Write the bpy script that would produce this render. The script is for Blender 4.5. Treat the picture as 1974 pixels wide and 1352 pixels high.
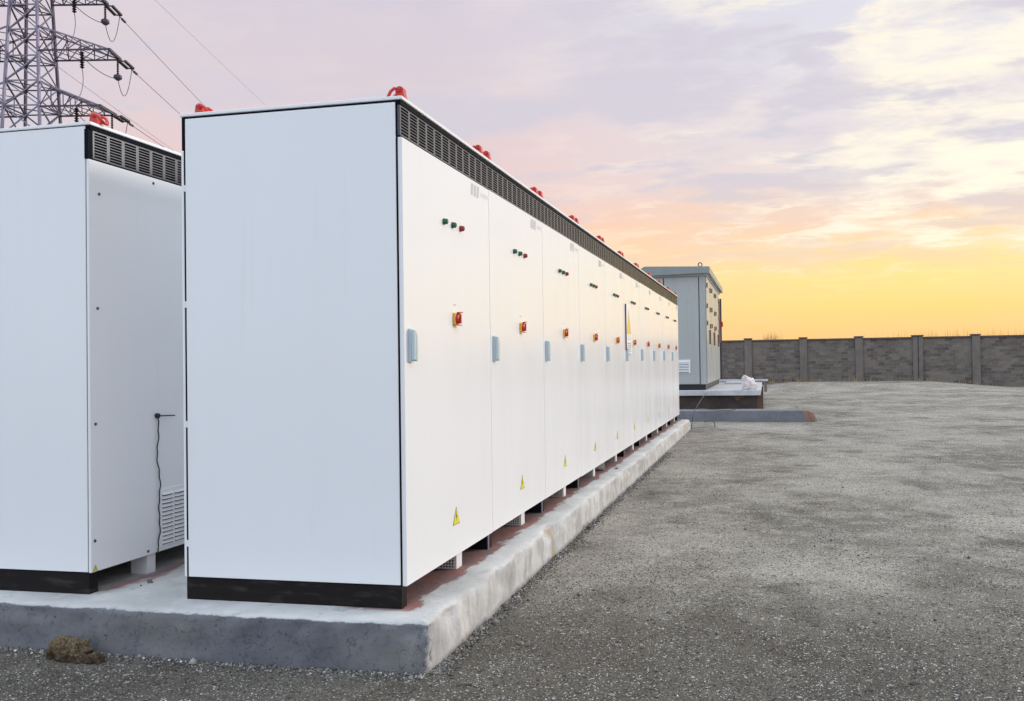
import bpy, bmesh, math, random
import numpy as np
from mathutils import Vector, noise
random.seed(7); np.random.seed(7)
S = bpy.context.scene
for o in list(bpy.data.objects): bpy.data.objects.remove(o)
COL = S.collection
rad = math.radians

# ------------------------------------------------------------------ camera
CAM = (1.5854, -3.6973, 1.2832); YAW, PITCH, ROLL = -0.2151, 0.0138, -0.0142
F = Vector((math.sin(YAW)*math.cos(PITCH), math.cos(YAW)*math.cos(PITCH), math.sin(PITCH)))
R = F.cross(Vector((0, 0, 1))).normalized(); U = R.cross(F)
R2 = math.cos(ROLL)*R + math.sin(ROLL)*U; U2 = -math.sin(ROLL)*R + math.cos(ROLL)*U
cd = bpy.data.cameras.new('camera'); cam = bpy.data.objects.new('camera', cd); COL.objects.link(cam)
from mathutils import Matrix
m = Matrix((R2, U2, -F)).transposed().to_4x4(); m.translation = Vector(CAM); cam.matrix_world = m
cd.sensor_width = 36; cd.lens = 36*1720/1974; cd.shift_x = -113/1974
cd.clip_start = 0.05; cd.clip_end = 3000
S.camera = cam

# ------------------------------------------------------------------ node helper
class NT:
    def __init__(s, tree): s.t = tree; s.n = tree.nodes; s.l = tree.links
    def new(s, typ, **kw):
        n = s.n.new(typ)
        for k, v in kw.items(): setattr(n, k, v)
        return n
    def set(s, sock, v):
        if isinstance(v, bpy.types.NodeSocket): s.l.new(v, sock)
        else:
            try: sock.default_value = v
            except Exception:
                sock.default_value = (v, v, v) if len(sock.default_value) == 3 else (v, v, v, 1)
    def math(s, op, a, b=0.0, c=None, clamp=False):
        n = s.new('ShaderNodeMath', operation=op, use_clamp=clamp)
        s.set(n.inputs[0], a); s.set(n.inputs[1], b)
        if c is not None: s.set(n.inputs[2], c)
        return n.outputs[0]
    def vmath(s, op, a, b=(0, 0, 0)):
        n = s.new('ShaderNodeVectorMath', operation=op)
        s.set(n.inputs[0], a); s.set(n.inputs[1], b)
        return n.outputs['Value'] if op in ('DOT_PRODUCT', 'LENGTH') else n.outputs['Vector']
    def smooth(s, v, a, b, lo=0.0, hi=1.0):
        n = s.new('ShaderNodeMapRange', interpolation_type='SMOOTHSTEP')
        s.set(n.inputs['Value'], v)
        for k, x in zip(('From Min', 'From Max', 'To Min', 'To Max'), (a, b, lo, hi)): s.set(n.inputs[k], x)
        return n.outputs[0]
    def mix(s, f, a, b, mode='MIX'):
        n = s.new('ShaderNodeMix', data_type='RGBA', blend_type=mode)
        s.set(n.inputs[0], f)
        for i, v in ((6, a), (7, b)):
            if not isinstance(v, bpy.types.NodeSocket) and len(v) == 3: v = (*v, 1)
            s.set(n.inputs[i], v)
        return n.outputs[2]
    def ramp(s, f, stops, interp='LINEAR'):
        n = s.new('ShaderNodeValToRGB'); n.color_ramp.interpolation = interp
        e = n.color_ramp.elements
        while len(e) < len(stops): e.new(0.5)
        for el, (p, c) in zip(e, stops):
            el.position = p; el.color = (*c, 1) if len(c) == 3 else c
        s.set(n.inputs[0], f); return n.outputs[0]
    def noise(s, vec, scale, detail=4, rough=0.55, dist=0.0, out='Fac'):
        n = s.new('ShaderNodeTexNoise')
        s.set(n.inputs['Vector'], vec); n.inputs['Scale'].default_value = scale
        n.inputs['Detail'].default_value = detail; n.inputs['Roughness'].default_value = rough
        n.inputs['Distortion'].default_value = dist
        return n.outputs[out]
    def mapping(s, vec, scale=(1, 1, 1), loc=(0, 0, 0), rot=(0, 0, 0)):
        n = s.new('ShaderNodeMapping'); s.set(n.inputs[0], vec)
        n.inputs['Scale'].default_value = scale; n.inputs['Location'].default_value = loc; n.inputs['Rotation'].default_value = rot
        return n.outputs[0]

# ------------------------------------------------------------------ sky
SUN_AZ, SUN_EL = 52.0, 17.0     # azimuth from +Y towards +X
w = bpy.data.worlds.new('World'); S.world = w; w.use_nodes = True
w.node_tree.nodes.clear(); N = NT(w.node_tree)
D = N.new('ShaderNodeTexCoord').outputs['Generated']
sep = N.new('ShaderNodeSeparateXYZ'); N.l.new(D, sep.inputs[0])
z = N.math('MAXIMUM', sep.outputs[2], 0.0)
flat = N.vmath('NORMALIZE', N.vmath('MULTIPLY', D, (1, 1, 0)))
a = N.vmath('DOT_PRODUCT', flat, (math.sin(rad(38)), math.cos(rad(38)), 0))
# cloud coordinates: direction projected on a flat deck
den = N.math('ADD', z, 0.13)
comb = N.new('ShaderNodeCombineXYZ')
N.l.new(N.math('DIVIDE', sep.outputs[0], den), comb.inputs[0]); N.l.new(N.math('DIVIDE', sep.outputs[1], den), comb.inputs[1])
uv = comb.outputs[0]
wob = N.math('SUBTRACT', N.noise(uv, 0.9, 3, .6), 0.5)
zw = N.math('ADD', z, N.math('MULTIPLY', N.math('MULTIPLY', wob, N.smooth(z, .02, .15)), 0.10))
cool = N.ramp(zw, [(0.0, (.97, .56, .32)), (.09, (.98, .60, .39)), (.15, (.93, .60, .48)), (.20, (.83, .60, .57)), (.27, (.71, .605, .645)), (.38, (.64, .595, .675)), (.62, (1.0, 1.10, 1.3)), (1.0, (1.40, 1.64, 1.94))])
warm = N.ramp(zw, [(0.0, (1.0, .56, .20)), (.025, (1.0, .61, .23)), (.055, (1.0, .70, .23)), (.088, (1.0, .77, .28)), (.115, (.98, .72, .38)), (.15, (.91, .66, .50)), (.20, (.80, .70, .69)), (.30, (.74, .71, .77)), (.40, (.72, .72, .80)), (.65, (1.05, 1.14, 1.3)), (1.0, (1.40, 1.64, 1.94))])
anti = N.ramp(zw, [(0.0, (1.08, 1.11, 1.2)), (.15, (1.13, 1.29, 1.52)), (.4, (1.26, 1.54, 1.90)), (1.0, (1.40, 1.64, 1.94))])
col = N.mix(N.smooth(a, .50, .86), cool, warm)
col = N.mix(N.smooth(a, .08, -.45), col, anti)
n1 = N.noise(N.mapping(uv, (1.0, 1.15, 1), (3.1, 1.7, 0), (0, 0, rad(28))), 1.5, 6, .60)
n2 = N.noise(N.mapping(uv, (1.0, 1.7, 1), (7.4, .4, 0), (0, 0, rad(24))), 3.4, 6, .60, .4)
n3 = N.noise(N.mapping(uv, (1.0, 1.4, 1), (1.2, 5.2, 0), (0, 0, rad(16))), 1.15, 6, .58)
up = N.smooth(z, .45, .8, 1, .2)
# bright cream opening towards the sun, broken by soft lavender cloud masses with lit rims
var = N.math('ADD', N.math('MULTIPLY', N.math('SUBTRACT', n1, .5), .50), N.math('MULTIPLY', N.math('SUBTRACT', n2, .5), .25))
opening = N.math('MULTIPLY', N.smooth(N.math('ADD', a, var), .80, .95), N.smooth(zw, .08, .17))
col = N.mix(opening, col, (1.02, .95, .78))
lav = N.mix(N.smooth(z, .08, .22), (.90, .66, .46), (.645, .605, .68))
mass = N.math('ADD', N.math('MULTIPLY', n3, .70), N.math('MULTIPLY', n2, .30))
lowfade = N.math('MULTIPLY', N.smooth(z, .07, .15, .10, .92), up)
col = N.mix(N.math('MULTIPLY', N.smooth(mass, .46, .57), lowfade), col, lav)
pale = N.math('MULTIPLY', N.smooth(n1, .52, .70, 0, .38), N.math('MULTIPLY', N.smooth(z, .06, .15), up))
col = N.mix(pale, col, N.mix(N.smooth(a, .4, .9), (.82, .67, .68), (.97, .85, .72)))
rim = N.math('MULTIPLY', N.smooth(mass, .40, .47), N.smooth(mass, .53, .47))
rim = N.math('MULTIPLY', N.math('MULTIPLY', rim, N.smooth(n2, .44, .60)), N.math('MULTIPLY', N.smooth(a, .55, .95, .05, .9), N.smooth(z, .055, .12)))
col = N.mix(rim, col, (1.04, .93, .74))
sky = N.new('ShaderNodeTexSky', sky_type='NISHITA', sun_disc=False)
sky.sun_elevation = rad(SUN_EL); sky.sun_rotation = rad(SUN_AZ)
b1 = N.new('ShaderNodeBackground'); N.l.new(col, b1.inputs[0]); b1.inputs[1].default_value = 0.79
b2 = N.new('ShaderNodeBackground'); N.l.new(sky.outputs[0], b2.inputs[0]); b2.inputs[1].default_value = 0.004
ad = N.new('ShaderNodeAddShader'); N.l.new(b1.outputs[0], ad.inputs[0]); N.l.new(b2.outputs[0], ad.inputs[1])
w.cycles.sampling_method = 'MANUAL'; w.cycles.sample_map_resolution = 256
wo = N.new('ShaderNodeOutputWorld'); N.l.new(ad.outputs[0], wo.inputs[0])

# ------------------------------------------------------------------ sun, exposure
sl = bpy.data.lights.new('sun', 'SUN'); sl.energy = 1.35; sl.angle = rad(14); sl.color = (1, .965, .94)
so = bpy.data.objects.new('sun', sl); COL.objects.link(so)
sd = Vector((math.sin(rad(SUN_AZ))*math.cos(rad(SUN_EL)), math.cos(rad(SUN_AZ))*math.cos(rad(SUN_EL)), math.sin(rad(SUN_EL))))
so.rotation_euler = sd.to_track_quat('Z', 'Y').to_euler()
S.view_settings.view_transform = 'Standard'; S.view_settings.look = 'None'
S.view_settings.exposure = 0.39; S.view_settings.gamma = 1; S.view_settings.use_curve_mapping = False

S.cycles.max_bounces = 8; S.cycles.diffuse_bounces = 5; S.cycles.glossy_bounces = 3
S.cycles.adaptive_threshold = 0.02; S.cycles.denoising_prefilter = 'NONE'

# ------------------------------------------------------------------ materials
MATS = {}
def mat(name, color=(.5, .5, .5), rough=.5, metal=0.0, spec=.5, build=None):
    mt = bpy.data.materials.new(name); mt.use_nodes = True
    N = NT(mt.node_tree); bs = N.n['Principled BSDF']
    bs.inputs['Base Color'].default_value = (*color, 1); bs.inputs['Roughness'].default_value = rough
    bs.inputs['Metallic'].default_value = metal; bs.inputs['Specular IOR Level'].default_value = spec
    if build: build(N, bs)
    MATS[name] = mt; return mt
def bump(N, bs, h, strength=.3, dist=.01):
    b = N.new('ShaderNodeBump'); N.set(b.inputs['Height'], h)
    b.inputs['Strength'].default_value = strength; b.inputs['Distance'].default_value = dist
    N.l.new(b.outputs[0], bs.inputs['Normal'])
def OC(N, which='Object'): return N.new('ShaderNodeTexCoord').outputs[which]
def WP(N): return N.new('ShaderNodeNewGeometry').outputs['Position']

def paint_build(base, dust, streak=.22, r0=.20, r1=.26):
    def f(N, bs):
        p = WP(N)
        st = N.noise(N.mapping(p, (7, 7, .35)), 1.0, 4, .5)
        mk = N.math('MULTIPLY', N.smooth(st, .40, .75), streak)
        run = N.noise(N.mapping(p, (22, 22, .9)), 1.0, 4, .6)
        dirt = N.math('MULTIPLY', N.smooth(run, .60, .76, 0, .09), N.smooth(N.noise(p, 1.1, 2), .42, .62))
        N.l.new(N.mix(dirt, N.mix(mk, base, dust), (.42, .40, .37)), bs.inputs['Base Color'])
        bump(N, bs, N.noise(N.mapping(p, (1, 1, .55)), 1.9, 1), .10, .010)
        N.l.new(N.smooth(N.noise(N.mapping(p, (3, 3, .6)), 1.2, 3), .3, .7, r0, r1), bs.inputs['Roughness'])
    return f
mat('white_paint', build=paint_build((.86, .875, .885), (.83, .84, .85)))
mat('white_trim', (.80, .81, .81), .4)
mat('kiosk_paint', build=paint_build((.40, .42, .41), (.35, .37, .36), .6, .26, .36))
mat('kiosk_roof', build=paint_build((.25, .275, .275), (.21, .23, .23), .6, .3, .4))
mat('charcoal', (.005, .007, .013), .65, spec=.06)
mat('grille_paint', (.055, .057, .075), .30, spec=.6)
mat('louvre_dark', (.006, .006, .010), .6, spec=.08)
mat('black', (.012, .011, .011), .6)
mat('seam', (.015, .014, .016), .8)
def black_base(N, bs):
    p = WP(N); n = N.noise(N.mapping(p, (3, 3, 14)), 2, 6)
    low = N.math('MULTIPLY', N.smooth(n, .5, .72), .5)
    N.l.new(N.mix(low, (.010, .008, .008), (.06, .05, .045)), bs.inputs['Base Color'])
mat('plinth_black', rough=.75, spec=.2, build=black_base)
def red_build(N, bs):
    p = WP(N)
    N.l.new(N.mix(N.smooth(N.noise(p, 30, 4), .4, .7), (.62, .035, .022), (.40, .022, .022)), bs.inputs['Base Color'])
mat('red_paint', rough=.38, build=red_build)
mat('chrome', (.50, .62, .66), .32, .2)
mat('green_lens', (.012, .11, .055), .22)
mat('red_lens', (.32, .012, .03), .22)
mat('yellow_plate', (.85, .46, .02), .4)
mat('red_knob', (.50, .018, .02), .35)
mat('yellow_sign', (.78, .70, .02), .45)
mat('sign_black', (.01, .01, .008), .5)
mat('logo_grey', (.50, .52, .55), .5)
mat('text_grey', (.42, .40, .50), .5)
mat('poster_white', (.86, .85, .84), .45)
mat('poster_yellow', (.82, .55, .08), .45)
mat('screw', (.10, .10, .13), .35, .8)
mat('cable', (.018, .017, .018), .6)
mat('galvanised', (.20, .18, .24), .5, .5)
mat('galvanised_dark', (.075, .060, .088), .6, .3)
mat('insulator_glaze', (.022, .013, .014), .45, spec=.3)
mat('rusty', (.22, .14, .09), .6)
mat('wire', (.13, .12, .13), .5, .5)

def conc_build(N, bs):
    p = WP(N); s = N.new('ShaderNodeSeparateXYZ'); N.l.new(p, s.inputs[0])
    X, Y, Z = s.outputs
    big = N.noise(p, 2.2, 6, .6); fine = N.noise(p, 28, 6, .65); mid = N.noise(p, 8, 5, .6)
    c = N.mix(N.smooth(big, .35, .68), (.58, .575, .555), (.43, .425, .41))
    c = N.mix(N.smooth(mid, .52, .72, 0, .6), c, (.66, .66, .645))
    c = N.mix(N.smooth(N.noise(p, 14, 5, .7), .58, .70, 0, .6), c, (.30, .285, .265))
    # side render: vertical streaks, ochre and green stains
    side = N.smooth(Z, .200, .185)
    st = N.noise(N.mapping(p, (14, 7, 1.6)), 1.0, 6, .65)
    cs = N.mix(N.smooth(st, .36, .66), (.58, .58, .565), (.36, .355, .345))
    cs = N.mix(N.smooth(N.noise(N.mapping(p, (1, 2.2, .8), (4, 1, 0)), 1.0, 5, .7), .55, .68, 0, .75), cs, (.40, .29, .13))
    cs = N.mix(N.smooth(N.noise(N.mapping(p, (1, 1.3, .8), (9, 3, 2)), 1.0, 5, .7), .58, .70, 0, .45), cs, (.33, .41, .35))
    cs = N.mix(N.smooth(N.noise(N.mapping(p, (26, 26, 6)), 1.0, 4, .7), .64, .74, 0, .7), cs, (.13, .125, .12))
    soil = N.smooth(N.math('ADD', Z, N.math('MULTIPLY', N.math('SUBTRACT', st, .5), .10)), .035, .0, 0, .8)
    cs = N.mix(soil, cs, (.15, .135, .12))
    c = N.mix(side, c, cs)
    # darker, mottled blue-grey tone on the end face
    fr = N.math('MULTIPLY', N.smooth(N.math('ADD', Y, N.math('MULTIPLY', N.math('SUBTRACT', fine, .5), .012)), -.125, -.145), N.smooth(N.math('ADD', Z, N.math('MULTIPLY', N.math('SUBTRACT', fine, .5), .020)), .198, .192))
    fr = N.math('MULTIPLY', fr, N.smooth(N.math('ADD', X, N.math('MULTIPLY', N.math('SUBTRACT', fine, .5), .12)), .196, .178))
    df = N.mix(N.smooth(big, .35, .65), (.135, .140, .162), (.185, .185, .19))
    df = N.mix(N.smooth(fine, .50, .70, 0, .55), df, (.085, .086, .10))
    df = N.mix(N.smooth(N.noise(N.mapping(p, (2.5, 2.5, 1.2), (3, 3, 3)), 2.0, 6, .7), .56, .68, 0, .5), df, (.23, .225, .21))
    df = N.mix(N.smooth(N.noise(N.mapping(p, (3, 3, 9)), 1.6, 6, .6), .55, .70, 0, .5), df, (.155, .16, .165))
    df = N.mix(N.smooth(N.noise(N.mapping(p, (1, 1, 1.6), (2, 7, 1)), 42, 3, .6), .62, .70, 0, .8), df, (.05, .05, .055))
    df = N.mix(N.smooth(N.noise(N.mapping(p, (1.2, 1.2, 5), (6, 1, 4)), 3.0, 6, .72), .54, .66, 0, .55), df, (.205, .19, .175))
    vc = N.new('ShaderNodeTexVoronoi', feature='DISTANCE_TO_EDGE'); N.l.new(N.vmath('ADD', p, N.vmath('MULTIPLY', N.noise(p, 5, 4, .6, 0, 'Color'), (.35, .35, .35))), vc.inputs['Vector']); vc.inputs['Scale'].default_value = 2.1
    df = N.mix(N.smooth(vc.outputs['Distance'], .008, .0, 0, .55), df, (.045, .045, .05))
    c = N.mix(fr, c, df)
    # red lead paint left on the top along the row
    xr = N.math('ADD', X, N.math('MULTIPLY', N.math('SUBTRACT', N.noise(N.mapping(p, (6, 2.2, 1)), 1.5, 6, .65), .5), .26))
    band = N.math('MULTIPLY', N.smooth(xr, .055, .03), N.smooth(X, -.34, -.2))
    band = N.math('MULTIPLY', band, N.smooth(Y, -.05, .0))
    gap = N.math('MULTIPLY', N.smooth(xr, -1.12, -1.2), N.smooth(N.math('ADD', Y, N.math('MULTIPLY', N.math('SUBTRACT', mid, .5), .3)), .02, .10))
    gap = N.math('MULTIPLY', N.math('MULTIPLY', gap, N.smooth(X, -1.66, -1.56)), N.smooth(xr, -1.50, -1.56))
    band = N.math('MULTIPLY', N.math('MAXIMUM', band, gap), N.smooth(Z, .195, .203))
    rc = N.mix(N.smooth(mid, .35, .62), (.30, .105, .085), (.17, .10, .095))
    rc = N.mix(N.smooth(fine, .6, .7), rc, (.06, .05, .05))
    c = N.mix(N.math('MULTIPLY', band, .9), c, rc)
    N.l.new(c, bs.inputs['Base Color'])
    bump(N, bs, N.math('ADD', fine, N.math('MULTIPLY', st, .8)), .35, .012)
mat('concrete_pad', rough=.85, spec=.3, build=conc_build)

def plain_conc(c0, c1, c2, sc=3.0):
    def f(N, bs):
        p = WP(N); b = N.noise(p, sc, 6, .6); fi = N.noise(p, sc*9, 5, .65)
        c = N.mix(N.smooth(b, .35, .66), c0, c1); c = N.mix(N.smooth(fi, .55, .72, 0, .7), c, c2)
        N.l.new(c, bs.inputs['Base Color']); bump(N, bs, fi, .4, .015)
    return f
mat('pale_concrete', rough=.85, spec=.3, build=plain_conc((.55, .55, .56), (.42, .42, .44), (.62, .62, .61)))
mat('dark_brick', rough=.9, spec=.2, build=plain_conc((.055, .042, .040), (.085, .065, .055), (.035, .028, .028), 2.0))
mat('pillar_brown', rough=.9, spec=.2, build=plain_conc((.14, .085, .055), (.10, .065, .05), (.06, .045, .04), 6))
mat('kerb_grey', rough=.85, spec=.3, build=plain_conc((.15, .155, .175), (.20, .205, .22), (.12, .12, .135), 2.5))
mat('broken_end', rough=.9, spec=.2, build=plain_conc((.30, .19, .14), (.22, .15, .12), (.36, .30, .26), 7))
def rock_build(N, bs):
    p = WP(N); b = N.noise(p, 18, 6, .7); f_ = N.noise(p, 95, 5, .75)
    sp_ = N.new('ShaderNodeSeparateXYZ'); N.l.new(p, sp_.inputs[0])
    moss = N.smooth(N.math('ADD', sp_.outputs[2], N.math('MULTIPLY', N.math('SUBTRACT', b, .5), .10)), .028, .045)
    c = N.mix(N.smooth(b, .4, .62), (.060, .040, .027), (.105, .075, .05))
    c = N.mix(moss, c, N.mix(N.smooth(f_, .40, .60), (.12, .088, .050), (.25, .19, .115)))
    c = N.mix(N.smooth(f_, .58, .68, 0, .8), c, (.34, .31, .25)); c = N.mix(N.smooth(f_, .40, .32, 0, .9), c, (.018, .014, .011))
    N.l.new(c, bs.inputs['Base Color']); bump(N, bs, N.math('ADD', b, f_), 1.0, .012)
mat('rock', rough=.95, spec=.15, build=rock_build)
mat('pale_chip', rough=.9, spec=.2, build=plain_conc((.5, .52, .5), (.38, .40, .38), (.6, .6, .58), 30))
mat('dark_stone', rough=.9, spec=.2, build=plain_conc((.12, .11, .11), (.2, .19, .19), (.08, .08, .08), 30))
def sack_build(N, bs):
    p = WP(N); n = N.noise(p, 7, 6, .65)
    N.l.new(N.mix(N.smooth(n, .45, .68), (.74, .68, .67), (.50, .40, .36)), bs.inputs['Base Color']); bump(N, bs, n, .5, .05)
mat('sack', rough=.7, spec=.2, build=sack_build)
mat('bottle', (.75, .72, .70), .3)

def wall_build(N, bs):
    p = WP(N); q = N.mapping(p, (1, 1, 1), (0, 0, 0), (rad(90), 0, 0))
    br = N.new('ShaderNodeTexBrick'); N.l.new(q, br.inputs[0]); br.inputs['Scale'].default_value = 1
    br.inputs['Brick Width'].default_value = .40; br.inputs['Row Height'].default_value = .17; br.inputs['Mortar Size'].default_value = .012
    br.inputs['Color1'].default_value = (.205, .175, .152, 1); br.inputs['Color2'].default_value = (.105, .090, .080, 1); br.inputs['Mortar'].default_value = (.19, .168, .15, 1)
    st = N.noise(N.mapping(p, (1.6, 1, 4.2)), 1.6, 8, .80); bl = N.noise(p, .8, 5, .6)
    c = N.mix(N.smooth(st, .5, .66, 0, .75), br.outputs[0], (.078, .066, .060))
    c = N.mix(N.smooth(bl, .45, .68, 0, .6), c, (.225, .195, .168))
    N.l.new(c, bs.inputs['Base Color']); bump(N, bs, N.math('ADD', st, br.outputs['Fac']), .6, .04)
mat('wall_masonry', rough=.9, spec=.2, build=wall_build)
mat('wall_pillar', rough=.9, spec=.2, build=plain_conc((.19, .165, .145), (.15, .13, .115), (.225, .20, .178), 1.5))
mat('coping', rough=.9, spec=.2, build=plain_conc((.13, .092, .082), (.10, .074, .07), (.16, .135, .125), 1.5))

def ground_build(N, bs):
    p = WP(N)
    vo = N.new('ShaderNodeTexVoronoi'); N.l.new(p, vo.inputs['Vector']); vo.inputs['Scale'].default_value = 190
    vs = N.new('ShaderNodeSeparateColor'); N.l.new(vo.outputs['Color'], vs.inputs[0])
    v2 = N.new('ShaderNodeTexVoronoi'); N.l.new(p, v2.inputs['Vector']); v2.inputs['Scale'].default_value = 62
    v2s = N.new('ShaderNodeSeparateColor'); N.l.new(v2.outputs['Color'], v2s.inputs[0])
    big = N.noise(N.mapping(p, (1, .75, 1)), .55, 5, .62)
    mid = N.noise(p, 3.1, 5, .62); fi = N.noise(p, 45, 3, .7)
    base = N.mix(N.smooth(big, .34, .66), (.180, .163, .136), (.365, .336, .286))
    base = N.mix(N.smooth(mid, .42, .70, 0, .65), base, (.40, .369, .315))
    base = N.mix(N.smooth(N.noise(N.mapping(p, (1, .8, 1), (5, 5, 0)), 1.4, 5, .68), .50, .72, 0, .75), base, (.085, .076, .062))
    sy = N.new('ShaderNodeSeparateXYZ'); N.l.new(p, sy.inputs[0])
    near_tone = N.smooth(N.math('ADD', N.math('ADD', sy.outputs[1], N.math('MULTIPLY', sy.outputs[0], -.25)), N.math('MULTIPLY', N.math('SUBTRACT', big, .5), 2.2)), 1.9, -.7, 0, .85)  # darker brown towards the near side, broken by large noise
    base = N.mix(near_tone, base, (.088, .075, .060))
    g = N.math('ADD', N.math('MULTIPLY', vs.outputs[0], 1.1), .42)
    gc = N.new('ShaderNodeCombineColor')
    for i in range(3): N.l.new(g, gc.inputs[i])
    c = N.mix(1.0, base, gc.outputs[0], 'MULTIPLY')
    sp = N.math('MULTIPLY', N.smooth(vs.outputs[1], .965, .972), N.smooth(mid, .35, .6, .35, 1))
    c = N.mix(sp, c, (.72, .71, .69))
    c = N.mix(N.smooth(v2s.outputs[0], .988, .991, 0, .7), c, (.50, .48, .45))
    c = N.mix(N.smooth(v2s.outputs[1], .97, .975, 0, .8), c, (.03, .029, .028))
    N.l.new(c, bs.inputs['Base Color'])
    h = N.math('ADD', N.math('MULTIPLY', N.math('SUBTRACT', 1.0, vo.outputs['Distance']), .5), N.math('ADD', N.math('MULTIPLY', fi, .8), N.math('MULTIPLY', mid, 2.2)))
    bump(N, bs, h, .75, .014)
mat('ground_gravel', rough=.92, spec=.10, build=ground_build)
def grain_build(N, bs):
    r = N.new('ShaderNodeNewGeometry').outputs['Random Per Island']
    N.l.new(N.ramp(r, [(0, (.05, .046, .041)), (.4, (.12, .112, .10)), (.75, (.23, .22, .20)), (.955, (.36, .345, .315)), (.98, (.60, .59, .57)), (1, (.78, .77, .75))]), bs.inputs['Base Color'])
mat('grains', rough=.8, spec=.3, build=grain_build)
def grass_build(N, bs):
    r = N.new('ShaderNodeNewGeometry').outputs['Random Per Island']
    N.l.new(N.ramp(r, [(0, (.30, .20, .09)), (.5, (.42, .29, .12)), (1, (.22, .17, .08))]), bs.inputs['Base Color'])
mat('dry_grass', rough=.9, spec=.1, build=grass_build)

# ------------------------------------------------------------------ mesh helpers
class MB:
    def __init__(s): s.v = []; s.f = []; s.m = []
    def add(s, vs, fs, mi=0):
        o = len(s.v); s.v += [tuple(x) for x in vs]
        for f in fs: s.f.append([o+i for i in f]); s.m.append(mi)
        return s
    def box(s, x0, x1, y0, y1, z0, z1, mi=0):
        return s.add([(x0, y0, z0), (x1, y0, z0), (x1, y1, z0), (x0, y1, z0), (x0, y0, z1), (x1, y0, z1), (x1, y1, z1), (x0, y1, z1)],
                     [(3, 2, 1, 0), (4, 5, 6, 7), (0, 1, 5, 4), (1, 2, 6, 5), (2, 3, 7, 6), (3, 0, 4, 7)], mi)
    def tube(s, pts, r, seg=8, mi=0, cap=True, closed=False):
        pts = [Vector(p) for p in pts]; n = len(pts); rs = r if isinstance(r, (list, tuple)) else [r]*n
        o = len(s.v); prev = None
        for i, p in enumerate(pts):
            if closed: t = pts[(i+1) % n]-pts[i-1]
            else: t = pts[min(i+1, n-1)]-pts[max(i-1, 0)]
            t.normalize()
            if prev is None:
                up = Vector((0, 0, 1)) if abs(t.z) < .9 else Vector((0, 1, 0)); a = t.cross(up).normalized()
            else:
                a = (prev-t*prev.dot(t)).normalized()
            prev = a; b = t.cross(a)
            for k in range(seg):
                q = 2*math.pi*(k+.5)/seg
                s.v.append(tuple(p+(a*math.cos(q)+b*math.sin(q))*rs[i]))
        for i in range(n if closed else n-1):
            j = (i+1) % n
            for k in range(seg):
                k2 = (k+1) % seg
                s.f.append([o+i*seg+k, o+i*seg+k2, o+j*seg+k2, o+j*seg+k]); s.m.append(mi)
        if cap and not closed:
            s.f.append([o+k for k in range(seg)][::-1]); s.m.append(mi)
            s.f.append([o+(n-1)*seg+k for k in range(seg)]); s.m.append(mi)
        return s
    def prism(s, outline, axis, t0, t1, mi=0):   # outline 2-D, extruded along axis
        def P(u, v, t): return {'x': (t, u, v), 'y': (u, t, v), 'z': (u, v, t)}[axis]
        n = len(outline)
        return s.add([P(u, v, t0) for u, v in outline]+[P(u, v, t1) for u, v in outline],
                     [list(range(n))[::-1], list(range(n, 2*n))]+[(i, (i+1) % n, n+(i+1) % n, n+i) for i in range(n)], mi)
    def mesh(s, name, mats, smooth=False):
        me = bpy.data.meshes.new(name); me.from_pydata(s.v, [], s.f)
        for x in (mats if isinstance(mats, (list, tuple)) else [mats]): me.materials.append(MATS[x])
        me.polygons.foreach_set('material_index', s.m)
        bm = bmesh.new(); bm.from_mesh(me); bmesh.ops.recalc_face_normals(bm, faces=bm.faces); bm.to_mesh(me); bm.free()
        if smooth: me.polygons.foreach_set('use_smooth', [True]*len(me.polygons))
        me.update(); return me
def link(name, me, parent=None, loc=(0, 0, 0), bevel=0, seg=2):
    o = bpy.data.objects.new(name, me); COL.objects.link(o); o.location = loc
    if parent: o.parent = parent
    if bevel:
        b = o.modifiers.new('bevel', 'BEVEL'); b.width = bevel; b.segments = seg; b.limit_method = 'ANGLE'; b.angle_limit = rad(40)
    return o
def thing(name, label, cat, loc=(0, 0, 0), group=None, kind=None):
    o = bpy.data.objects.new(name, None); COL.objects.link(o); o.location = loc; o.empty_display_size = .1
    return tag(o, label, cat, group, kind)
def tag(o, label=None, cat=None, group=None, kind=None):
    if label: o['label'] = label
    if cat: o['category'] = cat
    if group: o['group'] = group
    if kind: o['kind'] = kind
    return o
def bar(mb, p, q, r, seg=4, mi=0): return mb.tube([p, q], r, seg, mi)
def ss(x, a, b):
    t = min(1, max(0, (x-a)/(b-a))); return t*t*(3-2*t)

# ------------------------------------------------------------------ ground
PADX, PADY0, PADY1, PADZ = .1966, -.1935, 12.92, .2067
def gh(x, y):
    s = ss(y, 30, 46)
    h = s*(-.38*ss(x, 9.5, 15.5)-.26*ss(x, 3.2, .2))
    h += .010*noise.noise((x*.8, y*.8, 0))*ss(y, -30, 0)
    if 13 < y < 16 and x < 3: h += 0
    return h
def axis(lo, hi, n0, a, b, step):
    core = np.arange(a, b+1e-6, step)
    left = a-(np.geomspace(step, step+(a-lo), n0)-step)[::-1]
    right = b+(np.geomspace(step, step+(hi-b), n0)-step)
    return np.unique(np.round(np.concatenate([left, core, right]), 4))
gx = axis(-900, 900, 26, -4, 18, .25); gy = axis(-300, 1200, 26, -4, 54, .25)
gv = [(float(x), float(y), gh(float(x), float(y))) for y in gy for x in gx]; nx = len(gx)
gf = [(j*nx+i, j*nx+i+1, (j+1)*nx+i+1, (j+1)*nx+i) for j in range(len(gy)-1) for i in range(nx-1)]
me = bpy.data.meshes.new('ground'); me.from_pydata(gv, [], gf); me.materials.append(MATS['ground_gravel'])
me.polygons.foreach_set('use_smooth', [True]*len(me.polygons))
tag(link('ground', me), kind='structure')

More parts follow.
